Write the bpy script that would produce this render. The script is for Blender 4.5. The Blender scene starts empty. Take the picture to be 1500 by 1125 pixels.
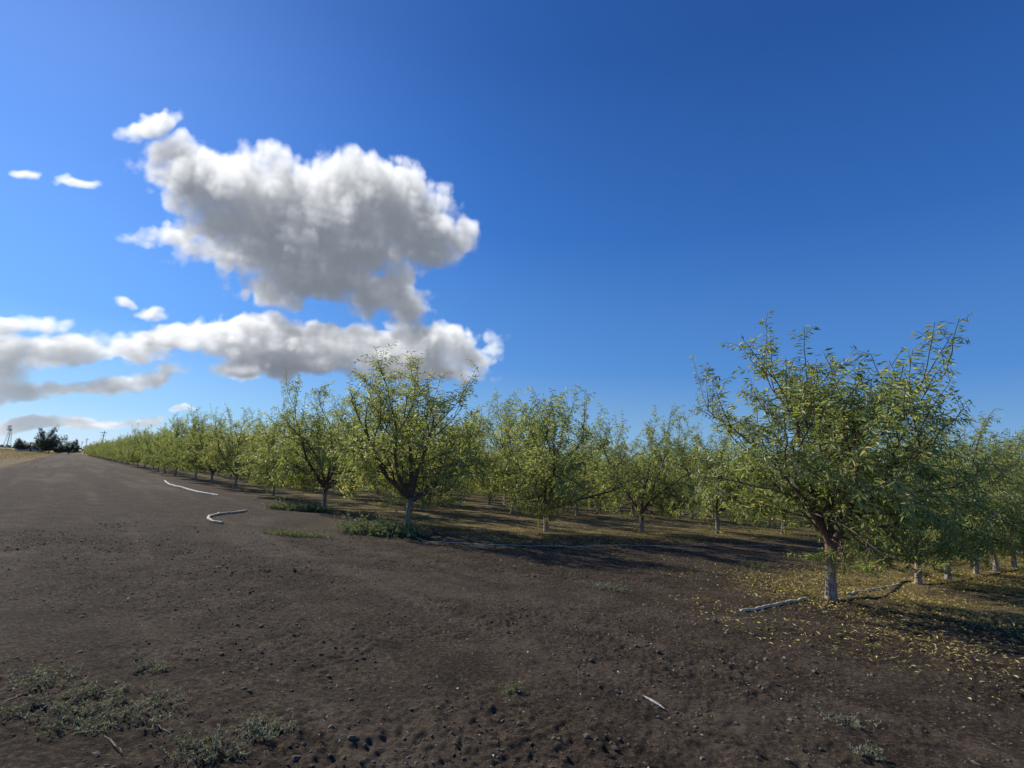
import bpy, math, numpy as np
from mathutils import Vector, Matrix
R = math.radians
scene = bpy.context.scene
scene.view_settings.view_transform = 'Standard'
scene.view_settings.look = 'None'
scene.view_settings.exposure = 0

# ------------------------------------------------------------ camera geometry
H = 1.55
F = 813.0
nd = np.array([-.0665, .9829, -.1716]); nd /= np.linalg.norm(nd)
Fw = np.array([0, 0, 1.]) - nd*nd[2]; Fw /= np.linalg.norm(Fw)
Rt = np.cross(nd, Fw)
def c2w(v):
    v = np.asarray(v, float)
    return np.array([v@Rt, v@Fw, -(v@nd)])
def ray(px, py):
    return c2w([px-750, py-562.5, F])
def gp(px, py):                      # point of the flat ground seen at a measured spot
    r = ray(px, py); t = H/(-r[2]); return np.array([r[0]*t, r[1]*t, 0.])
def far(px, dist):
    r = ray(px, 660+.0676*(px-100)); r[2] = 0; r /= np.linalg.norm(r); return r*dist
def azel(px, py):
    r = ray(px, py); r /= np.linalg.norm(r)
    return math.atan2(r[0], r[1]), math.asin(r[2])
A = c2w([-650, 98, 813]); A[2] = 0; A /= np.linalg.norm(A)
B = c2w([1050, 213, 813]); B[2] = 0; B -= A*(A@B); B /= np.linalg.norm(B)
def ab(a, b): return A*a*H + B*b*H

cam = bpy.data.cameras.new("camera"); co = bpy.data.objects.new("camera", cam)
scene.collection.objects.link(co); scene.camera = co
cx, cy, cz = c2w([1, 0, 0]), c2w([0, -1, 0]), c2w([0, 0, -1])
M = Matrix(((cx[0], cy[0], cz[0], 0), (cx[1], cy[1], cz[1], 0), (cx[2], cy[2], cz[2], H), (0, 0, 0, 1)))
co.matrix_world = M
cam.sensor_width = 36; cam.lens = 36*F/1500; cam.clip_end = 20000; cam.clip_start = .05

# ------------------------------------------------------------ sun
sd = A-.2*B; sd /= np.linalg.norm(sd)
EL = R(31)
tosun = Vector((sd[0]*math.cos(EL), sd[1]*math.cos(EL), math.sin(EL)))
ROT = math.atan2(sd[0], sd[1])
sl = bpy.data.lights.new("sun", 'SUN'); sl.energy = 5.0; sl.angle = R(.53); sl.color = (1, .93, .80)
so = bpy.data.objects.new("sun", sl); scene.collection.objects.link(so)
so.rotation_euler = tosun.to_track_quat('Z', 'Y').to_euler(); so.location = (-20, 20, 30)

# ------------------------------------------------------------ node helper
class NT:
    def __init__(s, nt): s.nt = nt; s.n = nt.nodes; s.l = nt.links
    def node(s, t, **k):
        n = s.n.new(t)
        for a, b in k.items(): setattr(n, a, b)
        return n
    def inp(s, sock, v):
        if isinstance(v, bpy.types.NodeSocket): s.l.new(v, sock)
        elif v is not None: sock.default_value = v
    def m(s, op, a, b=None, c=None, clamp=False):
        n = s.node('ShaderNodeMath', operation=op, use_clamp=clamp)
        s.inp(n.inputs[0], a)
        if b is not None: s.inp(n.inputs[1], b)
        if c is not None: s.inp(n.inputs[2], c)
        return n.outputs[0]
    def vm(s, op, a, b=None, sc=None):
        n = s.node('ShaderNodeVectorMath', operation=op)
        s.inp(n.inputs[0], a)
        if b is not None: s.inp(n.inputs[1], b)
        if sc is not None: s.inp(n.inputs['Scale'], sc)
        return n.outputs['Value'] if op in ('LENGTH', 'DOT_PRODUCT') else n.outputs[0]
    def mr(s, v, a, b, c=0., d=1., smooth=True):
        n = s.node('ShaderNodeMapRange', interpolation_type='SMOOTHSTEP' if smooth else 'LINEAR')
        s.inp(n.inputs[0], v)
        for i, q in enumerate((a, b, c, d)): s.inp(n.inputs[i+1], q)
        return n.outputs[0]
    def noise(s, vec, scale, detail=4, rough=.55, dist=0.):
        n = s.node('ShaderNodeTexNoise')
        if vec is not None: s.l.new(vec, n.inputs['Vector'])
        n.inputs['Scale'].default_value = scale; n.inputs['Detail'].default_value = detail
        n.inputs['Roughness'].default_value = rough; n.inputs['Distortion'].default_value = dist
        return n
    def mix(s, f, a, b, mode='MIX'):
        n = s.node('ShaderNodeMix', data_type='RGBA', blend_type=mode)
        s.inp(n.inputs[0], f)
        s.inp(n.inputs[6], a if isinstance(a, bpy.types.NodeSocket) else (*a, 1))
        s.inp(n.inputs[7], b if isinstance(b, bpy.types.NodeSocket) else (*b, 1))
        return n.outputs[2]
    def ramp(s, f, stops):
        n = s.node('ShaderNodeValToRGB'); e = n.color_ramp.elements
        while len(e) < len(stops): e.new(.5)
        for x, (p, c) in zip(e, stops): x.position = p; x.color = (*c, 1)
        s.inp(n.inputs[0], f); return n.outputs[0]

# ------------------------------------------------------------ world: clear deep-blue sky
world = bpy.data.worlds.new("World"); scene.world = world; world.use_nodes = True
world.node_tree.nodes.clear()
W = NT(world.node_tree)
tc = W.node('ShaderNodeTexCoord')
dirv = W.vm('NORMALIZE', tc.outputs['Generated'])
sp = W.node('ShaderNodeSeparateXYZ'); W.l.new(dirv, sp.inputs[0])
grad = W.ramp(sp.outputs[2], [(0, (.46, .64, .82)), (.07, (.25, .50, .80)), (.20, (.085, .29, .75)), (.42, (.026, .155, .56)), (.65, (.012, .090, .38)), (1, (.010, .068, .30))])
ca_ = W.vm('DOT_PRODUCT', dirv, tuple(tosun))
glow = W.m('POWER', W.m('MAXIMUM', ca_, 0), 5.)
gain = W.m('ADD', .90, W.m('MULTIPLY', glow, .75))
grad = W.vm('SCALE', grad, None, gain)
grad = W.vm('ADD', grad, W.vm('SCALE', W.vm('ADD', (.10, .12, .12), (0, 0, 0)), None, W.m('POWER', W.m('MAXIMUM', ca_, 0), 14.)))
grad = W.vm('SCALE', grad, None, 10.)
sky = W.node('ShaderNodeTexSky', sky_type='NISHITA')
sky.sun_disc = False; sky.sun_elevation = EL; sky.sun_rotation = ROT
sky.air_density = 1.0; sky.dust_density = .05; sky.ozone_density = 4; sky.altitude = 0
fin = W.mix(.84, sky.outputs[0], grad)
bg = W.node('ShaderNodeBackground'); bg.inputs[1].default_value = .1
W.l.new(fin, bg.inputs[0])
wo = W.node('ShaderNodeOutputWorld'); W.l.new(bg.outputs[0], wo.inputs[0])
world.cycles.sampling_method = 'MANUAL'; world.cycles.sample_map_resolution = 256

# ------------------------------------------------------------ mesh helper
def mesh_obj(name, verts, quads=None, tris=None, mats=(), qmat=None, tmat=None, rnd=None, smooth_q=True, parent=None, link=True):
    verts = np.asarray(verts, np.float32)
    me = bpy.data.meshes.new(name)
    nq = 0 if quads is None else len(quads); nt = 0 if tris is None else len(tris)
    me.vertices.add(len(verts)); me.vertices.foreach_set('co', verts.ravel())
    loops = []
    if nq: loops.append(np.asarray(quads, np.int32).ravel())
    if nt: loops.append(np.asarray(tris, np.int32).ravel())
    loops = np.concatenate(loops)
    me.loops.add(len(loops)); me.loops.foreach_set('vertex_index', loops)
    starts = np.concatenate([np.arange(nq)*4, nq*4+np.arange(nt)*3]).astype(np.int32)
    me.polygons.add(nq+nt); me.polygons.foreach_set('loop_start', starts)
    mi = np.zeros(nq+nt, np.int32)
    if qmat is not None: mi[:nq] = qmat
    if tmat is not None: mi[nq:] = tmat
    me.polygons.foreach_set('material_index', mi)
    sm = np.zeros(nq+nt, bool); sm[:nq] = smooth_q
    me.polygons.foreach_set('use_smooth', sm)
    for m_ in mats: me.materials.append(m_)
    if rnd is not None:
        at = me.attributes.new('rnd', 'FLOAT', 'POINT'); at.data.foreach_set('value', np.asarray(rnd, np.float32))
    me.update(calc_edges=True); me.validate()
    if not link: return me
    o = bpy.data.objects.new(name, me); scene.collection.objects.link(o)
    if parent: o.parent = parent
    return o

def material(name):
    m_ = bpy.data.materials.new(name); m_.use_nodes = True; m_.node_tree.nodes.clear()
    n = NT(m_.node_tree); out = n.node('ShaderNodeOutputMaterial'); return m_, n, out
def principled(n, out, col, rough=.9, bump=None, bstr=.5, bdist=.02, spec=.3):
    p = n.node('ShaderNodeBsdfPrincipled')
    n.inp(p.inputs['Base Color'], col if isinstance(col, bpy.types.NodeSocket) else (*col, 1))
    p.inputs['Roughness'].default_value = rough; p.inputs['Specular IOR Level'].default_value = spec
    if bump is not None:
        b = n.node('ShaderNodeBump'); b.inputs['Strength'].default_value = bstr; b.inputs['Distance'].default_value = bdist
        n.l.new(bump, b.inputs['Height']); n.l.new(b.outputs[0], p.inputs['Normal'])
    n.l.new(p.outputs[0], out.inputs[0]); return p

# ------------------------------------------------------------ clouds: a light-marched density volume resolved on a far shell
def build_clouds():
    blobs = [
     (335,262,108,48,0),(440,295,145,68,-10),(555,288,85,62,0),(622,335,60,52,0),(400,352,112,46,-10),
     (470,398,105,36,-15),(555,428,64,28,-20),(598,452,34,30,0),(222,186,50,16,-15),(262,222,42,26,-20),
     (255,338,66,16,-5),(330,330,50,34,0),(500,345,145,68,-10),
     (290,497,140,21,-8),(440,504,160,28,-4),(600,512,115,32,-6),(440,532,130,20,-8),(210,512,110,9,-10),(620,545,100,22,0),(690,522,42,16,0),
     (10,472,80,14,-6),(50,510,110,24,-8),(150,562,125,10,-10),(-30,535,80,32,0),(12,575,54,17,0),(80,622,190,9,-4),
     (25,259,26,8,0),(102,266,32,9,-5),(186,452,18,9,0),(226,460,26,8,-10),(268,602,24,5,-5)]
    u0, u1, v0, v1 = -.84, .08, .0, .70
    nu, nv, nw = 760, 580, 20
    us = np.linspace(u0, u1, nu, dtype=np.float32); vs = np.linspace(v0, v1, nv, dtype=np.float32)
    cw = .0090; ws = ((np.arange(nw)-nw/2+.5)*cw).astype(np.float32)
    du = us[1]-us[0]; dv = vs[1]-vs[0]
    rng = np.random.default_rng(11)
    def octave(wl, wz=None):
        wz = wz or wl
        ext = [(u1-u0)/wl, (v1-v0)/wl, nw*cw/wz]
        g = rng.random([int(e)+3 for e in ext]).astype(np.float32)
        for ax, (n_, e) in enumerate(zip((nu, nv, nw), ext)):
            p = np.arange(n_)/n_*e+rng.random()*.9; i_ = p.astype(int); f = (p-i_).astype(np.float32); f = f*f*(3-2*f)
            sh = [1, 1, 1]; sh[ax] = n_; f = f.reshape(sh)
            g = np.take(g, i_, ax)*(1-f)+np.take(g, i_+1, ax)*f
        return g
    wu = (octave(.09)-.5)*.030+(octave(.035)-.5)*.026+(octave(.014)-.5)*.012+(octave(.007)-.5)*.006
    wv = (octave(.09)-.5)*.018+(octave(.035)-.5)*.019+(octave(.014)-.5)*.011+(octave(.007)-.5)*.006
    acc = np.full((nu, nv, nw), math.exp(-8*.6), np.float32)
    for (x, y, rx, ry, rot) in blobs:
        cu, cv = azel(x, y); a1, b1 = azel(x+rx*1.14, y); a2, b2 = azel(x, y-ry*1.14)
        su = math.hypot(a1-cu, b1-cv); sv = math.hypot(a2-cu, b2-cv); an = math.atan2(b1-cv, a1-cu)+R(rot)*-1
        rr = max(su, sv)*1.8+.04
        i0, i1 = np.searchsorted(us, [cu-rr, cu+rr]); j0, j1 = np.searchsorted(vs, [cv-rr, cv+rr])
        if i1 <= i0 or j1 <= j0: continue
        wf = min(1., .45+min(su, sv)/.03)
        U = us[i0:i1, None, None]-cu+wu[i0:i1, j0:j1]*wf; V = vs[None, j0:j1, None]-cv+wv[i0:i1, j0:j1]*wf
        c_, s_ = math.cos(an), math.sin(an); sw = max(.014, min(.07, (su*sv)**.5*.95))
        r_ = np.sqrt(((U*c_+V*s_)/su)**2+((-U*s_+V*c_)/sv)**2+(ws[None, None, :]/sw)**2)
        acc[i0:i1, j0:j1] += np.exp(8*(1-np.minimum(r_, 1.6)))
    m_ = np.log(acc)/8
    fb = np.zeros_like(m_)
    for wl, am, bil in ((.060, .24, 1), (.030, .18, 1), (.016, .09, 1), (.0085, .055, 0), (.0048, .04, 0)):
        o_ = octave(wl)
        fb += am*((np.abs(2*o_-1)*1.8-.62) if bil else (2*o_-1))
    d_ = np.clip((m_+fb-.05)*2.1, 0, 1)*np.clip((m_+.16)/.16, 0, 1)
    d_ = d_**1.2*.85
    tau = np.zeros_like(d_); st = np.array([-.60*.0085/du, .74*.0085/dv, .26])
    def shifted(k):
        o_ = np.zeros_like(d_); s_ = np.round(st*k).astype(int)
        src = []; dst = []
        for s1, n_ in zip(s_, d_.shape):
            if s1 >= 0: src.append(slice(s1, n_)); dst.append(slice(0, n_-s1))
            else: src.append(slice(0, n_+s1)); dst.append(slice(-s1, n_))
        o_[tuple(dst)] = d_[tuple(src)]; return o_
    for k, wgt in ((.6, .7), (1.3, .8), (2.2, 1.), (3.3, 1.2), (4.7, 1.5), (6.3, 1.8), (8.3, 2.2), (11, 2.6)):
        tau += shifted(k)*wgt
    Ls = .76*np.exp(-.75*tau)+.70*np.exp(-.20*tau)
    C = np.zeros((nu, nv, 3), np.float32); T = np.ones((nu, nv), np.float32)
    sunc = np.array([.77, .76, .745]); amb = np.array([.120, .148, .198])
    for k in range(nw):
        a_ = 1-np.exp(-d_[:, :, k])
        col = Ls[:, :, k, None]*sunc+amb
        C += (T*a_)[..., None]*col; T *= 1-a_
    Al = 1-T
    Cc = C/np.maximum(Al, .02)[..., None]
    Cc = np.where(Al[..., None] > .02, Cc, .85)
    hz = np.clip(1-vs/.16, 0, 1)[None, :, None]*.45
    Cc = Cc*(1-hz)+np.array([.58, .68, .80])*hz
    UU, VV = np.meshgrid(us, vs, indexing='ij'); RD = 7000.
    P = np.stack([np.sin(UU)*np.cos(VV), np.cos(UU)*np.cos(VV), np.sin(VV)], -1)*RD
    idx = np.arange(nu*nv).reshape(nu, nv)
    q = np.stack([idx[:-1, :-1], idx[:-1, 1:], idx[1:, 1:], idx[1:, :-1]], -1).reshape(-1, 4)
    keep = (Al.ravel()[q].max(1) > .004)
    q = q[keep]; used = np.unique(q); remap = np.zeros(nu*nv, int); remap[used] = np.arange(len(used))
    cm, n, out = material("cloud_vapour")
    a1 = n.node('ShaderNodeAttribute', attribute_name='cloud_radiance'); a2 = n.node('ShaderNodeAttribute', attribute_name='rnd')
    em = n.node('ShaderNodeEmission'); n.l.new(a1.outputs['Color'], em.inputs[0])
    tr_ = n.node('ShaderNodeBsdfTransparent'); mx = n.node('ShaderNodeMixShader')
    n.l.new(a2.outputs['Fac'], mx.inputs[0]); n.l.new(tr_.outputs[0], mx.inputs[1]); n.l.new(em.outputs[0], mx.inputs[2]); n.l.new(mx.outputs[0], out.inputs[0])
    cm.cycles.emission_sampling = 'NONE'
    o = mesh_obj("clouds", P.reshape(-1, 3)[used], remap[q], None, [cm], rnd=Al.ravel()[used])
    at = o.data.attributes.new('cloud_radiance', 'FLOAT_COLOR', 'POINT')
    cc = np.ones((len(used), 4), np.float32); cc[:, :3] = Cc.reshape(-1, 3)[used]
    at.data.foreach_set('color', cc.ravel())
build_clouds()

# ------------------------------------------------------------ materials
def leaf_mat(name, stops, transl=.4, rough=.5):
    m_, n, out = material(name)
    at = n.node('ShaderNodeAttribute', attribute_name='rnd')
    oi = n.node('ShaderNodeObjectInfo')
    f = n.m('ADD', at.outputs['Fac'], n.m('MULTIPLY', n.m('SUBTRACT', oi.outputs['Random'], .5), .22))
    col = n.ramp(f, stops)
    p = n.node('ShaderNodeBsdfPrincipled'); n.l.new(col, p.inputs['Base Color'])
    p.inputs['Roughness'].default_value = rough; p.inputs['Specular IOR Level'].default_value = .5
    t = n.node('ShaderNodeBsdfTranslucent')
    n.l.new(n.mix(1., col, (1.35, 1.3, .65), 'MULTIPLY'), t.inputs[0])
    mx = n.node('ShaderNodeMixShader'); mx.inputs[0].default_value = transl
    n.l.new(p.outputs[0], mx.inputs[1]); n.l.new(t.outputs[0], mx.inputs[2]); n.l.new(mx.outputs[0], out.inputs[0])
    return m_
MLEAF = leaf_mat("almond_leaves", [(0, (.17, .22, .085)), (.45, (.32, .38, .15)), (.8, (.46, .50, .23)), (1, (.62, .55, .25))], .52, .45)
MDARK = leaf_mat("distant_tree_leaves", [(0, (.04, .055, .03)), (1, (.10, .12, .065))], .3)
MLIT = leaf_mat("yellow_leaf_litter", [(0, (.18, .13, .05)), (.4, (.42, .33, .10)), (1, (.68, .56, .20))], .15, .7)
MDEB = leaf_mat("dry_debris", [(0, (.13, .10, .07)), (.5, (.30, .25, .19)), (1, (.60, .54, .46))], .05, .8)
MWEED = leaf_mat("weed_leaves", [(0, (.13, .13, .085)), (.6, (.25, .26, .18)), (1, (.42, .41, .31))], .25, .7)
MGREEN = leaf_mat("green_weed_leaves", [(0, (.09, .12, .05)), (.6, (.18, .22, .10)), (1, (.36, .37, .2))], .3, .6)
MDRY = leaf_mat("dry_grass_blades", [(0, (.16, .11, .055)), (.6, (.34, .25, .13)), (1, (.48, .38, .22))], .3, .8)

MBARK, n, out = material("almond_bark")
tcn = n.node('ShaderNodeTexCoord'); oi = n.node('ShaderNodeObjectInfo')
s3 = n.node('ShaderNodeSeparateXYZ'); n.l.new(tcn.outputs['Object'], s3.inputs[0])
mpn = n.node('ShaderNodeMapping'); mpn.inputs['Scale'].default_value = (1, 1, .35); n.l.new(tcn.outputs['Object'], mpn.inputs[0])
ns = n.noise(mpn.outputs[0], 28, 5, .65)
bark = n.ramp(ns.outputs['Fac'], [(.3, (.055, .042, .034)), (.55, (.15, .115, .09)), (.75, (.28, .225, .185))])
red = n.mix(ns.outputs['Fac'], (.14, .07, .05), (.42, .26, .20))
bark2 = n.mix(n.mr(s3.outputs[2], .75, 1.2), red, bark)
bark2 = n.mix(n.m('GREATER_THAN', oi.outputs['Random'], .35), bark2, bark)
hgt = n.m('ADD', .42, n.m('MULTIPLY', oi.outputs['Random'], .35))
ns2 = n.noise(tcn.outputs['Object'], 9, 4, .7)
hz = n.m('ADD', s3.outputs[2], n.m('MULTIPLY', n.m('SUBTRACT', ns2.outputs['Fac'], .5), 1.2))
mask = n.m('SUBTRACT', 1, n.mr(n.m('SUBTRACT', hz, hgt), -.05, .14))
mask = n.m('MULTIPLY', mask, n.mr(ns.outputs['Fac'], .38, .56))
white = n.mix(ns2.outputs['Fac'], (.34, .28, .23), (.66, .58, .51))
principled(n, out, n.mix(n.m('MULTIPLY', mask, .8), bark2, white), .9, ns.outputs['Fac'], .8, .02)

def simple(name, c0, c1, sc=20, rough=.8, spec=.3, bstr=.4):
    m_, n, out = material(name); t = n.node('ShaderNodeTexCoord')
    nn = n.noise(t.outputs['Object'], sc, 4, .65)
    principled(n, out, n.mix(n.mr(nn.outputs['Fac'], .3, .7), c0, c1), rough, nn.outputs['Fac'], bstr, .01, spec); return m_
MHOSE = simple("pale_hose", (.40, .33, .22), (.68, .61, .48), 14)
MBLACK = simple("black_hose", (.02, .02, .02), (.06, .055, .05), 10, .6)
MWOOD = simple("weathered_wood", (.22, .2, .18), (.55, .52, .48), 40)
MTWIG = simple("dry_twig", (.16, .12, .09), (.38, .31, .23), 40)
MPOLE = simple("pole_wood", (.07, .055, .045), (.12, .10, .08), 6)
MSTEEL = simple("galvanised_steel", (.35, .36, .37), (.5, .5, .52), 6, .5)
MORANGE = simple("split_orange_wood", (.55, .17, .04), (.75, .30, .08), 15)
MCLOD = simple("soil_clod", (.085, .062, .042), (.20, .155, .110), 3, .95, .1)
MWALL = simple("painted_siding", (.55, .54, .5), (.7, .7, .66), 2)
MROOF = simple("metal_roof", (.25, .24, .23), (.35, .34, .33), 2)
MWIN = simple("dark_glass", (.02, .025, .03), (.04, .045, .05), 2, .2)

# ground material
MG, n, out = material("dirt_ground")
geo = n.node('ShaderNodeNewGeometry'); pos = geo.outputs['Position']
ca = n.m('DIVIDE', n.vm('DOT_PRODUCT', pos, tuple(A)), H)
cbb = n.m('DIVIDE', n.vm('DOT_PRODUCT', pos, tuple(B)), H)
c2 = n.node('ShaderNodeCombineXYZ'); n.l.new(ca, c2.inputs[0]); n.l.new(cbb, c2.inputs[1]); AB = c2.outputs[0]
big = n.noise(pos, .22, 3, .55, .4).outputs['Fac']
mid = n.noise(pos, 1.7, 5, .65).outputs['Fac']
fine = n.noise(pos, 26, 6, .8).outputs['Fac']
col = n.ramp(fine, [(.34, (.030, .0205, .013)), (.5, (.108, .080, .055)), (.66, (.28, .215, .155))])
col = n.mix(n.mr(mid, .35, .7), n.mix(1., col, (.68, .66, .63), 'MULTIPLY'), n.mix(1., col, (1.15, 1.14, 1.11), 'MULTIPLY'))
# wheel tracks: along the farm road, and curving round the headland
mps = n.node('ShaderNodeMapping'); mps.inputs['Scale'].default_value = (.035, .75, 1); n.l.new(AB, mps.inputs[0])
st = n.noise(mps.outputs[0], 1.6, 3, .6, .3).outputs['Fac']
trackm = n.m('MULTIPLY', n.mr(st, .46, .62), n.m('SUBTRACT', 1, n.mr(cbb, 3.2, 5.)))
rad_n = n.vm('LENGTH', n.vm('SUBTRACT', AB, (7.6, 8.2, 0)))
rad_n = n.m('ADD', rad_n, n.m('MULTIPLY', n.m('SUBTRACT', mid, .5), .35))
t1 = n.m('SUBTRACT', 1, n.mr(n.m('ABSOLUTE', n.m('SUBTRACT', rad_n, 5.0)), .10, .42))
t2 = n.m('SUBTRACT', 1, n.mr(n.m('ABSOLUTE', n.m('SUBTRACT', rad_n, 6.2)), .10, .42))
trackm = n.m('MAXIMUM', trackm, n.m('MULTIPLY', n.m('MAXIMUM', t1, t2), .7))
trackm = n.m('MULTIPLY', trackm, n.mr(n.m('ADD', big, n.m('MULTIPLY', mid, .4)), .50, .80))
col = n.mix(n.m('MULTIPLY', trackm, .48), col, (.195, .152, .112))
col = n.mix(n.m('MULTIPLY', n.mr(big, .5, .72), .32), col, (.165, .127, .092))
edge = n.m('ADD', n.m('MULTIPLY', n.m('SUBTRACT', big, .5), 5), 0)
om = n.m('MULTIPLY', n.mr(n.m('ADD', ca, edge), 6.8, 9.0), n.mr(n.m('ADD', cbb, edge), 4.2, 6.5))
o2 = n.m('MULTIPLY', n.mr(n.m('ADD', cbb, edge), 6.0, 8.8), n.m('SUBTRACT', 1, n.mr(n.m('ABSOLUTE', n.m('SUBTRACT', ca, 2.3)), .8, 2.2)))
om = n.m('MAXIMUM', om, o2)
mpl = n.node('ShaderNodeMapping'); mpl.inputs['Scale'].default_value = (1.5, .6, 1); n.l.new(AB, mpl.inputs[0])
ln = n.noise(mpl.outputs[0], 1.0, 6, .78).outputs['Fac']
lm = n.m('MULTIPLY', om, n.mr(ln, .40, .58))
lcol = n.mix(fine, (.19, .14, .055), (.54, .43, .17))
col = n.mix(n.m('MULTIPLY', lm, .72), col, lcol)
gm = n.m('SUBTRACT', 1, n.mr(n.m('ADD', cbb, n.m('MULTIPLY', n.m('SUBTRACT', mid, .5), .8)), -2.7, -2.1))
col = n.mix(gm, col, n.mix(mid, (.20, .15, .085), (.36, .28, .16)))
wp = n.vm('ADD', pos, n.vm('SCALE', n.noise(pos, 3, 4, .7).outputs['Color'], None, .5))
vo = n.node('ShaderNodeTexVoronoi', feature='DISTANCE_TO_EDGE'); n.l.new(wp, vo.inputs['Vector']); vo.inputs['Scale'].default_value = 1.1
cr = n.m('SUBTRACT', 1, n.mr(vo.outputs['Distance'], .004, .03))
crm = n.m('MULTIPLY', cr, n.m('MULTIPLY', n.mr(big, .50, .58), n.mr(mid, .42, .56)))
crm = n.m('MULTIPLY', crm, n.m('SUBTRACT', 1, om))
col = n.mix(n.m('MULTIPLY', crm, .45), col, (.03, .022, .016))
vp = n.node('ShaderNodeTexVoronoi'); n.l.new(pos, vp.inputs['Vector']); vp.inputs['Scale'].default_value = 34; vp.inputs['Detail'].default_value = 1.5
crumb = n.m('SUBTRACT', 1, n.mr(vp.outputs['Distance'], .0, .5))
bh = n.m('ADD', n.m('MULTIPLY', fine, 2.5), n.m('MULTIPLY', crumb, .75))
bh = n.m('MULTIPLY', bh, n.m('SUBTRACT', 1, n.m('MULTIPLY', trackm, .35)))
bh = n.m('ADD', bh, n.m('MULTIPLY', mid, 1.2))
bh = n.m('SUBTRACT', bh, n.m('MULTIPLY', crm, 1.4))
principled(n, out, col, .95, bh, 1.0, .05, .12)

# ------------------------------------------------------------ numpy noise
def vnoise(x, y, seed=0):
    xi = np.floor(x).astype(np.int64); yi = np.floor(y).astype(np.int64)
    xf = x-xi; yf = y-yi; xf = xf*xf*(3-2*xf); yf = yf*yf*(3-2*yf)
    def h(a, b):
        k = (a*374761393+b*668265263+seed*974634777) & 0xffffffff
        k = ((k ^ (k >> 13))*1274126177) & 0xffffffff
        return ((k ^ (k >> 16)) & 0xffff)/65535.
    return (h(xi, yi)*(1-xf)+h(xi+1, yi)*xf)*(1-yf)+(h(xi, yi+1)*(1-xf)+h(xi+1, yi+1)*xf)*yf
def roughf(x, y):
    return np.clip(.45+1.9*(.65*vnoise(x/1.7+7, y/1.7, 6)+.35*vnoise(x/.6, y/.6, 16)-.25), .3, 1.8)
def gh(x, y):
    r = np.hypot(x, y)
    z = .05*(vnoise(x/1.9, y/1.9, 1)-.5)+.025*(vnoise(x/.6, y/.6, 2)-.5)
    z += roughf(x, y)*(.022*(vnoise(x/.22, y/.22, 3)-.5)+.022*(vnoise(x/.085, y/.085, 4)-.5)+.019*(vnoise(x/.038, y/.038, 5)-.5))*np.clip(1.6-r/14, 0, 1)
    return z*np.clip(1.5-r/80, 0, 1)

# ------------------------------------------------------------ ground sheet
rad = np.concatenate([np.geomspace(.3, 2.2, 14, endpoint=False), np.geomspace(2.2, 16, 440, endpoint=False),
                      np.geomspace(16, 120, 60, endpoint=False), np.geomspace(120, 9000, 30)])
th = np.concatenate([np.linspace(-.95, .95, 950, endpoint=False), np.linspace(.95, 2*np.pi-.95, 240, endpoint=False)]); NA = len(th)
rr, tt = np.meshgrid(rad, th, indexing='ij')
gx = (rr*np.sin(tt)).ravel(); gy = (rr*np.cos(tt)).ravel()
gv = np.stack([gx, gy, gh(gx, gy)], 1)
i = np.arange(len(rad)-1)[:, None]*NA; j = np.arange(NA)[None]; j2 = (j+1) % NA
q = np.stack([i+j, i+j2, i+NA+j2, i+NA+j], -1).reshape(-1, 4)[:, ::-1]
gv = np.vstack([gv, [[0, 0, 0]]]); c = len(gv)-1
tr = np.stack([np.full(NA, c), np.arange(NA), (np.arange(NA)+1) % NA], 1)[:, ::-1]
g = mesh_obj("ground", gv, q, tr, [MG])

# ------------------------------------------------------------ leaves / tubes
def nrm(v): return v/(np.linalg.norm(v, axis=-1, keepdims=True)+1e-9)
def leaf_geo(P, Dr, L, Wd, rng, fold=.25):
    N = len(P); Dr = nrm(Dr)
    s = nrm(np.cross(Dr, rng.normal(size=(N, 3)))); up = np.cross(s, Dr)
    L = L[:, None]; Wd = Wd[:, None]
    midp = P+Dr*L*.45
    v = np.stack([P, midp+s*Wd*.5+up*Wd*fold, P+Dr*L-up*L*.12, midp-s*Wd*.5+up*Wd*fold], 1).reshape(-1, 3)
    k = np.arange(N)[:, None]*4
    t = np.stack([k+[0, 1, 2], k+[0, 2, 3]], 1).reshape(-1, 3)
    return v, t
def tube(pts, rads, k):
    pts = np.asarray(pts); n_ = len(pts)
    T = np.gradient(pts, axis=0); T = nrm(T)
    ref = np.array([.31, .87, .17]) if abs(T[0][2]) > .8 else np.array([.1, .05, 1.])
    U = nrm(np.cross(T, ref)); V = np.cross(T, U)
    a = np.linspace(0, 2*np.pi, k, endpoint=False)
    ring = U[:, None]*np.cos(a)[None, :, None]+V[:, None]*np.sin(a)[None, :, None]
    v = (pts[:, None]+ring*np.asarray(rads)[:, None, None]).reshape(-1, 3)
    i = np.arange(n_-1)[:, None]*k; j = np.arange(k)[None]; j2 = (j+1) % k
    return v, np.stack([i+j, i+j2, i+k+j2, i+k+j], -1).reshape(-1, 4)
class Acc:
    def __init__(s): s.v = []; s.q = []; s.t = []; s.r = []; s.n = 0
    def add(s, v, q=None, t=None, r=None):
        if q is not None: s.q.append(q+s.n)
        if t is not None: s.t.append(t+s.n)
        s.v.append(v); s.r.append(np.full(len(v), .5) if r is None else r); s.n += len(v)
    def obj(s, name, mats, qm=0, tm=0, **k):
        return mesh_obj(name, np.vstack(s.v), np.vstack(s.q) if s.q else None, np.vstack(s.t) if s.t else None,
                        mats, qm, tm, np.concatenate(s.r), **k)

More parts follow.
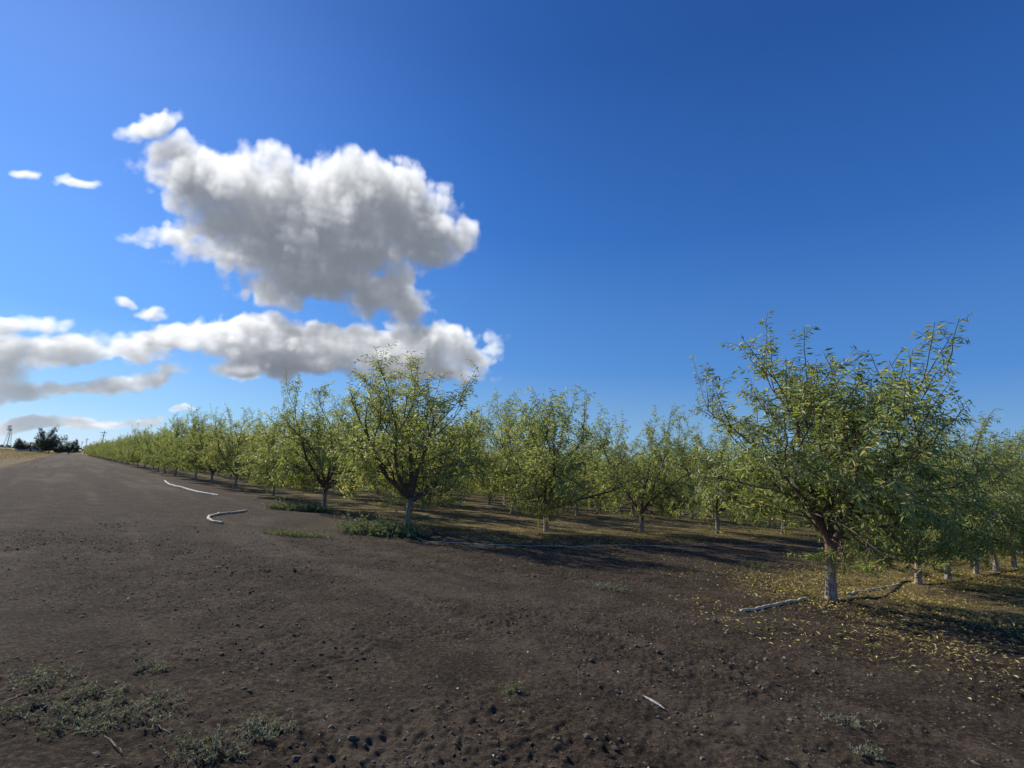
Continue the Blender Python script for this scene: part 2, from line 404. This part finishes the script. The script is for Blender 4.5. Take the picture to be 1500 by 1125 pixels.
def make_tree(seed, h=4.7, w=4.5, dens=1., leafL=.105, leafW=.028, trunk=.75, r0=.10, mat=None, nsc=5, n2=9, whipf=.3, tilt=(28, 52), SL=(1.8, 2.3)):
    rng = np.random.default_rng(seed); acc = Acc(); lp = []; ld = []
    def grow(p, d, L, n_, up, wob):
        pts = [p]; d = d/np.linalg.norm(d)
        for _ in range(n_):
            d = d+rng.normal(0, wob, 3); d[2] += up; d = d/np.linalg.norm(d)
            p = p+d*L/n_; pts.append(p)
        return np.array(pts)
    def at(pts, t):
        f = t*(len(pts)-1); i_ = min(int(f), len(pts)-2); f -= i_
        d = pts[i_+1]-pts[i_]
        return pts[i_]*(1-f)+pts[i_+1]*f, d/(d@d)**.5
    def perp(d):
        x = np.cross(d, rng.normal(size=3)); return x/(x@x)**.5
    def leaves(pts, t0, sp):
        L = np.linalg.norm(np.diff(pts, axis=0), axis=1).sum(); m_ = max(1, int(L*(1-t0)/sp*dens))
        for t in np.linspace(t0, 1, m_):
            p, d = at(pts, t); o = perp(d)
            lp.append(p+o*.01); ld.append(d*.45+o*.75+np.array([0, 0, -.45]))
    T = grow(np.array([0, 0, -.06]), np.array([rng.normal(0, .04), rng.normal(0, .04), 1.]), trunk+.1, 7, .05, .03)
    rads = np.linspace(r0, r0*.86, 8); rads[0] *= 1.4; rads[1] *= 1.12; rads[-1] *= 1.1
    rads = rads*(1+rng.normal(0, .04, 8))
    acc.add(*tube(T, rads, 12))
    az0 = rng.uniform(0, 6.28); nin = 2 if nsc > 6 else 1
    for s_ in range(nsc):
        az = az0+s_*2*np.pi/nsc+rng.normal(0, .22); ti = R(rng.uniform(*tilt)) if s_ >= nin else R(12)
        if s_ == 1 and nin == 2: az += 2.6
        d = np.array([math.cos(az)*math.sin(ti), math.sin(az)*math.sin(ti), math.cos(ti)])
        S = grow(T[-1]-np.array([0, 0, .04*rng.uniform(0, 2)]), d, rng.uniform(*SL), 9, .03, .085)
        acc.add(*tube(S, np.linspace(r0*.52, r0*.17, 10), 8))
        for k in range(n2):
            t = .08+.92*(k+rng.uniform(0, 1))/n2 if k < n2-1 else 1.
            t = min(t, 1.); p, tg = at(S, t)
            out_ = np.array([math.cos(az), math.sin(az), 0])
            pp = perp(tg); pp = pp+out_*.30
            lowf = 1-t
            d2 = tg*(.45+.5*t)+pp*(.85-.2*t)+np.array([0, 0, -.28*lowf+.15*t])
            Q = grow(p, d2, rng.uniform(.85, 1.35), 7, .05*t-.035*lowf, .11)
            acc.add(*tube(Q, np.linspace(r0*.22*(1-.35*t), r0*.06, 8), 5))
            n3 = 6
            for k3 in range(n3):
                t3 = .15+.85*(k3+rng.uniform(0, 1))/n3 if k3 < n3-1 else 1.
                p3, tg3 = at(Q, min(t3, 1)); top = p3[2] > 2.2
                d3 = tg3*.8+perp(tg3)*.8+np.array([0, 0, .3 if top else -.15])
                whip = top and rng.random() < whipf
                L3 = rng.uniform(.4, .75)*(1.35 if whip else 1)
                if whip: d3 = tg3*.5+perp(tg3)*.35+np.array([0, 0, .9])
                X = grow(p3, d3, L3, 5, .03 if top else -.06, .09)
                acc.add(*tube(X, np.linspace(.008, .003, 6), 3)); leaves(X, .2, .026)
                for k4 in range(2 if whip else 4):
                    p4, tg4 = at(X, rng.uniform(.1, 1.))
                    Y = grow(p4, tg4*.7+perp(tg4)*.8+np.array([0, 0, .1 if top else -.15]), rng.uniform(.15, .38), 3, -.02, .08)
                    acc.add(*tube(Y, np.linspace(.0045, .002, 4), 3)); leaves(Y, .1, .026)
    lp = np.array(lp); ld = np.array(ld); N = len(lp)
    L = rng.uniform(.6, 1.2, N)*leafL; Wd = L/leafL*leafW*rng.uniform(.8, 1.2, N)
    V, Tt = leaf_geo(lp, ld, L, Wd, rng)
    sx = w/(np.percentile(lp[:, 0], 98)-np.percentile(lp[:, 0], 2)); sy = w/(np.percentile(lp[:, 1], 98)-np.percentile(lp[:, 1], 2))
    zt = np.percentile(lp[:, 2], 99.7); sz = (h-trunk)/(zt-trunk)
    rn = np.clip(rng.normal(.42, .22, N)+.3*(vnoise(lp[:, 0]*1.6+9, lp[:, 2]*1.6+lp[:, 1]*1.3, seed)-.5), 0, 1)
    rn = np.where(rng.random(N) < .04, 1., rn)
    acc.add(V, None, Tt, np.repeat(rn, 4))
    allv = np.vstack(acc.v)
    f = np.clip((allv[:, 2]-trunk*.8)/.6, 0, 1)
    hi = lp[lp[:, 2] > 2.1]
    cxm = (np.percentile(hi[:, 0], 3)+np.percentile(hi[:, 0], 97))*.5; cym = (np.percentile(hi[:, 1], 3)+np.percentile(hi[:, 1], 97))*.5
    g_ = np.clip((allv[:, 2]-trunk)/1.8, 0, 1)
    allv[:, 0] = (allv[:, 0]-cxm*.9*g_)*(1+(sx-1)*f)
    allv[:, 1] = (allv[:, 1]-cym*.9*g_)*(1+(sy-1)*f)
    hr = np.hypot(allv[:, 0], allv[:, 1]); RR = w*.47
    k_ = np.where(hr > RR, (RR+(hr-RR)*.45)/np.maximum(hr, .01), 1.)
    allv[:, 0] *= k_; allv[:, 1] *= k_
    zz = allv[:, 2]; allv[:, 2] = np.where(zz > trunk, trunk+(zz-trunk)*sz, zz)
    low = allv[:, 2] < .7
    hr = np.hypot(allv[:, 0], allv[:, 1])
    allv[:, 2] = np.where(low & (hr > .45), .7+(allv[:, 2]-.7)*.25, allv[:, 2])
    me = mesh_obj("almond_tree_mesh", allv, np.vstack(acc.q), np.vstack(acc.t), [MBARK, mat or MLEAF], 0, 1,
                  np.concatenate(acc.r), link=False)
    return me, N

near_me, nn_ = make_tree(47, 4.45, 4.1, 1.25, .098, .027, .88, .085, nsc=8, n2=8, whipf=.45, tilt=(30, 50), SL=(1.7, 2.0))
print("near leaves", nn_)
t0_me, _ = make_tree(29, 5.2, 4.9, 1.05, .105, .029, .72, .10, nsc=7, n2=9, whipf=.45)
var = [make_tree(100+i_, 4.95, 4.6, .9, .115, .032, .70, .088, nsc=5+(i_ % 2)*2, n2=9-(i_ % 2)*2, whipf=.4)[0] for i_ in range(6)]
rngT = np.random.default_rng(5)
def tree(me, p, rz=None, s=1., sz=None, name="almond_tree", parent=None):
    o = bpy.data.objects.new(name, me); scene.collection.objects.link(o)
    o.location = (p[0], p[1], -.01); o.rotation_euler = (0, 0, rngT.uniform(0, 6.28) if rz is None else rz)
    o.scale = (s, s, sz or s)
    if parent: o.parent = parent
    return o
tree(near_me, gp(1218, 880), .4)
tree(t0_me, gp(597, 770), 1.2)
for b_ in (9.17, 10.5, 12.0, 13.3, 14.7, 16.2, 17.8, 19.5, 21.5):
    tree(var[rngT.integers(6)], ab(2.65, b_), s=rngT.uniform(.69, .74)+.018*(b_-9))
distant = bpy.data.objects.new("distant_almond_orchard", None); scene.collection.objects.link(distant)
for r_ in range(0, 48):
    ncol = 26 if r_ < 12 else 7
    for c_ in range(ncol):
        if r_ == 0 and c_ == 0: continue
        b_ = 5.3+2.87*c_; a_ = 9.7+4.78*r_-.09*(b_-5.3) - (.35 if r_ == 0 else 0)
        jit = rngT.normal(0, .10, 2)
        p = ab(a_+jit[0], b_+jit[1])
        s = rngT.uniform(.9, 1.06)
        if r_ == 0: s *= .95
        near = r_ < 5 and c_ < 7
        tree(var[rngT.integers(6)], p, s=s, sz=s*rngT.uniform(.92, 1.08), parent=None if near else distant)

# ------------------------------------------------------------ litter, debris, clods
def flat_leaves(name, X, Y, Lr, Wr, mat, seed, tilt=.25, lift=.004):
    rng = np.random.default_rng(seed); N = len(X); a = rng.uniform(0, 6.28, N)
    P = np.stack([X, Y, gh(X, Y)+lift+rng.uniform(0, .008, N)], 1)
    Dr = np.stack([np.cos(a), np.sin(a), rng.normal(0, tilt, N)], 1); Dr = nrm(Dr)
    up = nrm(np.stack([rng.normal(0, tilt, N), rng.normal(0, tilt, N), np.ones(N)], 1))
    s = nrm(np.cross(Dr, up)); u_ = np.cross(s, Dr)
    L = rng.uniform(*Lr, N)[:, None]; Wd = L*rng.uniform(*Wr, N)[:, None]
    mid_ = P+Dr*L*.5
    v = np.stack([P, mid_+s*Wd*.5+u_*Wd*.3, P+Dr*L, mid_-s*Wd*.5+u_*Wd*.3], 1).reshape(-1, 3)
    k = np.arange(N)[:, None]*4; t = np.stack([k+[0, 1, 2], k+[0, 2, 3]], 1).reshape(-1, 3)
    return mesh_obj(name, v, None, t, [mat], rnd=np.repeat(rng.random(N), 4))
rg = np.random.default_rng(77)
N = 80000
b_ = 4.0+15*rg.random(N)**1.45; a_ = 2.25+rg.normal(0, 1.1, N)
keep = rg.random(N) < np.clip((b_-3.9)/3.2, .04, 1)**1.4*np.clip(vnoise(a_*1.3, b_*1.3, 41)*1.9-.3, .10, 1); a_ = a_[keep]; b_ = b_[keep]
N2 = 12000
b2 = rg.uniform(5.5, 20, N2); a2 = 8.0+rg.normal(0, 1.0, N2)
N3 = 9000
b3 = rg.uniform(5, 22, N3); a3 = rg.uniform(9, 17, N3)
aa = np.concatenate([a_, a2, a3])*H; bb = np.concatenate([b_, b2, b3])*H
flat_leaves("fallen_yellow_leaves", aa*A[0]+bb*B[0], aa*A[1]+bb*B[1], (.03, .08), (.2, .34), MLIT, 3, .35, .006)
N = 38000
X = rg.uniform(-16, 18, N); Y = 1.5+17*rg.random(N)**1.4
dn = vnoise(X/1.3, Y/1.3, 8); kp = rg.random(N) < np.clip(dn*1.6-.25, .12, 1); X = X[kp]; Y = Y[kp]
flat_leaves("dry_leaf_debris", X, Y, (.008, .032), (.25, .8), MDEB, 4, .3, .006)
phi = (1+5**.5)/2
ico = nrm(np.array([(-1, phi, 0), (1, phi, 0), (-1, -phi, 0), (1, -phi, 0), (0, -1, phi), (0, 1, phi), (0, -1, -phi), (0, 1, -phi), (phi, 0, -1), (phi, 0, 1), (-phi, 0, -1), (-phi, 0, 1)], float))
icf = np.array([(0, 11, 5), (0, 5, 1), (0, 1, 7), (0, 7, 10), (0, 10, 11), (1, 5, 9), (5, 11, 4), (11, 10, 2), (10, 7, 6), (7, 1, 8), (3, 9, 4), (3, 4, 2), (3, 2, 6), (3, 6, 8), (3, 8, 9), (4, 9, 5), (2, 4, 11), (6, 2, 10), (8, 6, 7), (9, 8, 1)])
N = 70000
X = rg.uniform(-9, 11, N); Y = 1.5+12*rg.random(N)**1.3
dn = roughf(X, Y); kp = rg.random(N) < np.clip(dn*.75-.25, .06, 1); X = X[kp]; Y = Y[kp]; N = len(X)
S = np.clip(rg.lognormal(math.log(.0066), .55, N), .002, .026)
v = ico[None]*S[:, None, None]*rg.uniform(.6, 1.35, (N, 12, 1))*np.array([1, 1, .6])+np.stack([X, Y, gh(X, Y)+S*.1], 1)[:, None]
t = (np.arange(N)[:, None, None]*12+icf[None]).reshape(-1, 3)
mesh_obj("soil_clods", v.reshape(-1, 3), None, t, [MCLOD])

# ------------------------------------------------------------ weeds
def weeds(name, cpt, rx, ry, nst, hgt_, mat, seed, ll=.02, creeping=.6):
    rng = np.random.default_rng(seed); acc = Acc(); lp = []; ld = []
    for _ in range(nst):
        a = rng.uniform(0, 6.28); q_ = rng.random()**.6
        x = cpt[0]+rx*q_*math.cos(a); y = cpt[1]+ry*q_*math.sin(a)
        z0 = float(gh(np.array([x]), np.array([y]))[0])
        p = np.array([x, y, z0])
        az = rng.uniform(0, 6.28); d = np.array([math.cos(az)*creeping, math.sin(az)*creeping, rng.uniform(.2, 1)])
        pts = [p]; d = d/np.linalg.norm(d); L = hgt_*rng.uniform(.5, 1.5)
        for k in range(4):
            d = d+rng.normal(0, .25, 3); d[2] -= .1*creeping; d /= np.linalg.norm(d); p = p+d*L/4
            p[2] = max(p[2], z0+.012); pts.append(p)
        pts = np.array(pts); acc.add(*tube(pts, np.linspace(.0022, .001, 5), 3), r=None)
        for k in range(14):
            f = rng.uniform(.1, 4); i_ = min(int(f), 3); lp.append(pts[i_]*(1-f+i_)+pts[i_+1]*(f-i_)+[0, 0, .005]); ld.append(rng.normal(size=3)+[0, 0, .5])
    lp = np.array(lp); ld = np.array(ld); L = rng.uniform(.5, 1.3, len(lp))*ll
    V, Tt = leaf_geo(lp, ld, L, L*.45, rng); acc.add(V, None, Tt, np.repeat(np.clip(rng.normal(.5, .25, len(lp)), 0, 1), 4))
    return acc.obj(name, [mat])
weeds("low_weeds", gp(140, 1045), .46, .34, 150, .11, MWEED, 1, .020, .9)
weeds("low_weeds", gp(60, 1000), .3, .2, 45, .10, MWEED, 2, .018, .9)
weeds("low_weeds", gp(385, 1075), .17, .12, 60, .09, MWEED, 3, .018, .9)
weeds("low_weeds", gp(300, 1105), .2, .1, 50, .09, MWEED, 4, .018, .9)
weeds("low_weeds", gp(1240, 1060), .2, .15, 30, .07, MWEED, 5, .018, 1.)
weeds("low_weeds", gp(225, 985), .12, .1, 22, .07, MWEED, 6, .018, 1.)
weeds("low_weeds", gp(750, 1012), .05, .05, 16, .06, MGREEN, 7, .018)
weeds("low_weeds", gp(438, 785), .8, .35, 130, .14, MGREEN, 8, .035)
weeds("low_weeds", gp(890, 862), .35, .25, 50, .09, MWEED, 9, .03)
weeds("low_weeds", gp(1110, 830), .4, .3, 60, .12, MGREEN, 10, .03)
weeds("sucker_shoots", gp(560, 783), 1.0, .42, 420, .42, MGREEN, 12, .075, .8)
weeds("sucker_shoots", gp(440, 748), 1.1, .4, 260, .34, MGREEN, 13, .075, .8)
weeds("low_weeds", gp(1270, 1110), .1, .06, 20, .07, MWEED, 14)

# ------------------------------------------------------------ hoses, sticks
def spline(pts, n_=14):
    P = np.array(pts); P = np.vstack([2*P[0]-P[1], P, 2*P[-1]-P[-2]]); o = []
    for i_ in range(1, len(P)-2):
        for t in np.linspace(0, 1, n_, endpoint=False):
            p0, p1, p2, p3 = P[i_-1:i_+3]
            o.append(.5*((2*p1)+(-p0+p2)*t+(2*p0-5*p1+4*p2-p3)*t*t+(-p0+3*p1-3*p2+p3)*t**3))
    o.append(P[-2]); return np.array(o)
def hose(name, pts, rad_, mat, seed=0, lift=.6, wob=.02):
    rng = np.random.default_rng(seed); s = spline(pts)
    s[:, :2] += rng.normal(0, wob, (len(s), 2))*.4
    s[:, 2] = gh(s[:, 0], s[:, 1])+rad_*lift
    rr_ = rad_*(1+rng.normal(0, .1, len(s))); rr_[0] *= .4; rr_[-1] *= .4
    v_, q_ = tube(s, rr_, 8)
    return mesh_obj(name, v_, q_, None, [mat])
hose("irrigation_hose", [gp(326, 768), gp(309, 765), gp(306, 759), gp(322, 753), gp(345, 751), gp(362, 749)], .04, MHOSE, 1)
hose("irrigation_hose", [gp(241, 705), gp(250, 711), gp(270, 716), gp(290, 722), gp(320, 727)], .05, MHOSE, 2)
hose("irrigation_hose", [gp(1083, 898), gp(1120, 892), gp(1150, 885), gp(1185, 878)], .024, MHOSE, 3, .5, .008)
hose("irrigation_hose", [gp(1240, 873), gp(1275, 864), gp(1320, 856)], .024, MHOSE, 4, .5, .008)
hose("irrigation_hose", [gp(1218, 886), gp(1260, 878), gp(1292, 875), gp(1312, 862), gp(1326, 853)]+[ab(2.5, x) for x in (9.4, 11, 13, 15, 18, 22)], .018, MBLACK, 5, .7, .008)
hose("irrigation_hose", [gp(600, 785), gp(640, 794), gp(760, 799), gp(900, 800), gp(1130, 799)], .011, MHOSE, 6, .1)
for r_ in range(1, 6):
    hose("irrigation_hose", [ab(9.7+4.78*r_-.09*(x-5.3)-.25, x) for x in (5, 8, 11, 15, 20, 26)], .014, MBLACK, 20+r_)
def stick(name, p, q_, r_, mat, seed):
    rng = np.random.default_rng(seed); t = np.linspace(0, 1, 7)[:, None]
    s = p*(1-t)+q_*t; s[:, :2] += rng.normal(0, .004, (7, 2)); s[:, 2] = gh(s[:, 0], s[:, 1]); s[:, 2] = s[:, 2].mean()*.6+s[:, 2]*.4+r_*1.5
    v_, f_ = tube(s, np.array([.3, .9, 1, 1.05, .9, .7, .2])*r_, 5); v_ = v_.copy()
    return mesh_obj(name, v_, f_, None, [mat], smooth_q=False)
stick("wood_splinter", gp(943, 1023), gp(974, 1042), .011, MWOOD, 1)
for k, (x0, y0, x1, y1) in enumerate([(220, 1065, 250, 1082), (150, 1080, 178, 1105), (0, 1035, 40, 1020), (560, 803, 590, 808)]):
    stick("fallen_twig", gp(x0, y0), gp(x1, y1), .0045, MTWIG, 30+k)
lp = gp(390, 725)
v_, f_ = tube(np.array([lp+[-.25, -1.0, 2.0], lp+[-.22, -1.3, 1.75], lp+[-.05, -1.5, 1.5], lp+[.1, -1.5, 1.4], lp+[.4, -1.4, 1.25]]), [.03, .08, .10, .07, .02], 6)
mesh_obj("split_tree_limb", v_, f_, None, [MORANGE], smooth_q=False)

# ------------------------------------------------------------ dry grass field
rng = np.random.default_rng(9); N = 60000
a_ = 8+ (300-8)*rng.random(N)**1.3; b_ = -2.1-rng.random(N)**1.6*60
P = (a_*H)[:, None]*A+(b_*H)[:, None]*B
cl = vnoise(P[:, 0]/3, P[:, 1]/3, 5); hh = (.12+.45*cl*rng.random(N))*np.clip((-b_-2)/2, .25, 1)
Dr = np.stack([rng.normal(0, .3, N), rng.normal(0, .3, N), np.ones(N)], 1)
V, Tt = leaf_geo(P, Dr, hh, .012+.00022*a_*H, rng, 0)
mesh_obj("dry_grass", V, None, Tt, [MDRY], rnd=np.repeat(rng.random(N), 4))

# ------------------------------------------------------------ far left: trees, poles, tower, farm shed
big1 = make_tree(501, 4.9, 4.6, .38, .22, .11, .6, .13, MDARK)[0]
big2 = make_tree(502, 4.6, 4.8, .38, .22, .11, .5, .12, MDARK)[0]
def ft(px, d, s, me=big1): tree(me, far(px, d), s=s, name="shade_tree")
ft(72, 300, 2.2); ft(62, 305, 1.35, big2); ft(101, 290, 1.35, big2); ft(87, 300, .7, big2); ft(32, 330, 1.2, big2)
acc = Acc(); rng = np.random.default_rng(3); N = 9000
th_ = rng.uniform(-1.6, 1.6, N); dd = rng.uniform(900, 1300, N)
hz_ = 9*vnoise(th_*60, dd*0, 4)*vnoise(th_*9, dd*0, 6)+1
P = np.stack([np.sin(th_)*dd, np.cos(th_)*dd, rng.random(N)*hz_], 1)
V, Tt = leaf_geo(P, rng.normal(size=(N, 3)), rng.uniform(3, 7, N), rng.uniform(2, 5, N), rng)
V[:, 2] = np.abs(V[:, 2])
mesh_obj("distant_treeline", V, None, Tt, [MDARK], rnd=np.repeat(rng.random(N), 4))

def box(c0, sx, sy, sz):
    v = np.array([(x, y, z) for z in (0, 1) for y in (-.5, .5) for x in (-.5, .5)])*[sx, sy, sz]+c0
    return v, np.array([(0, 2, 3, 1), (4, 5, 7, 6), (0, 1, 5, 4), (2, 6, 7, 3), (0, 4, 6, 2), (1, 3, 7, 5)])
def pole(p, h_):
    acc = Acc(); p = np.array([p[0], p[1], 0.])
    t = np.linspace(0, 1, 5)[:, None]; acc.add(*tube(p+[0, 0, -.2]+t*np.array([0, 0, h_]), np.linspace(.17, .11, 5), 8))
    acc.add(*box(p+[0, -.2, h_-1.0], 2.4, .12, .14)); acc.add(*box(p+[0, -.2, h_-2.0], 1.8, .12, .14))
    for x in (-1.1, -.4, .4, 1.1): acc.add(*box(p+[x, -.2, h_-.86], .1, .1, .25))
    o = acc.obj("utility_pole", [MPOLE]); return o
poles = [(far(147, 260), 10), (far(124, 420), 10), (far(118, 560), 10), (far(135, 500), 10)]
for p, h_ in poles: pole(p, h_)
acc = Acc(); p = far(10, 330); hT = 9.5
def leg(x, y, z): f = 1-z/hT*.8; return p+np.array([x*1.1*f, y*1.1*f, z])
for x, y in ((-1, -1), (1, -1), (1, 1), (-1, 1)): acc.add(*tube(np.array([leg(x, y, 0), leg(x, y, hT*.5), leg(x, y, hT)]), [.07]*3, 5))
for k in range(6):
    z0, z1 = hT*k/6, hT*(k+1)/6; cs = [(-1, -1), (1, -1), (1, 1), (-1, 1)]
    for c0_, c1_ in zip(cs, cs[1:]+cs[:1]):
        acc.add(*tube(np.array([leg(*c0_, z0), leg(*c1_, z1)]), [.04, .04], 4)); acc.add(*tube(np.array([leg(*c0_, z1), leg(*c1_, z1)]), [.04, .04], 4))
for k in range(12):
    a = k*math.pi/6; c0_ = p+[0, -.6, hT+.2]; acc.add(*tube(np.array([c0_+[.25*math.cos(a), 0, .25*math.sin(a)], c0_+[1.3*math.cos(a), 0, 1.3*math.sin(a)]]), [.08, .18], 4))
acc.obj("farm_windpump", [MSTEEL])
sh = bpy.data.objects.new("farm_shed", None); scene.collection.objects.link(sh); p = far(45, 340); sh.location = p
a = Acc(); a.add(*box(np.zeros(3), 9, 6, 2.8)); a.obj("walls", [MWALL], smooth_q=False, parent=sh)
v_ = np.array([(-4.9, -3.4, 2.7), (4.9, -3.4, 2.7), (4.9, 0, 4.2), (-4.9, 0, 4.2), (-4.9, 3.4, 2.7), (4.9, 3.4, 2.7)])
mesh_obj("roof", v_, np.array([(0, 1, 2, 3), (3, 2, 5, 4)]), None, [MROOF], smooth_q=False, parent=sh)
a = Acc(); a.add(*box(np.array([-2, -3.02, 1.]), 1.2, .06, 1)); a.add(*box(np.array([2.6, -3.02, 0.02]), 1, .06, 2.1)); a.add(*box(np.array([.4, -3.02, 1.]), 1.2, .06, 1)); a.obj("windows_and_door", [MWIN], smooth_q=False, parent=sh)
print("objects", len(bpy.data.objects))
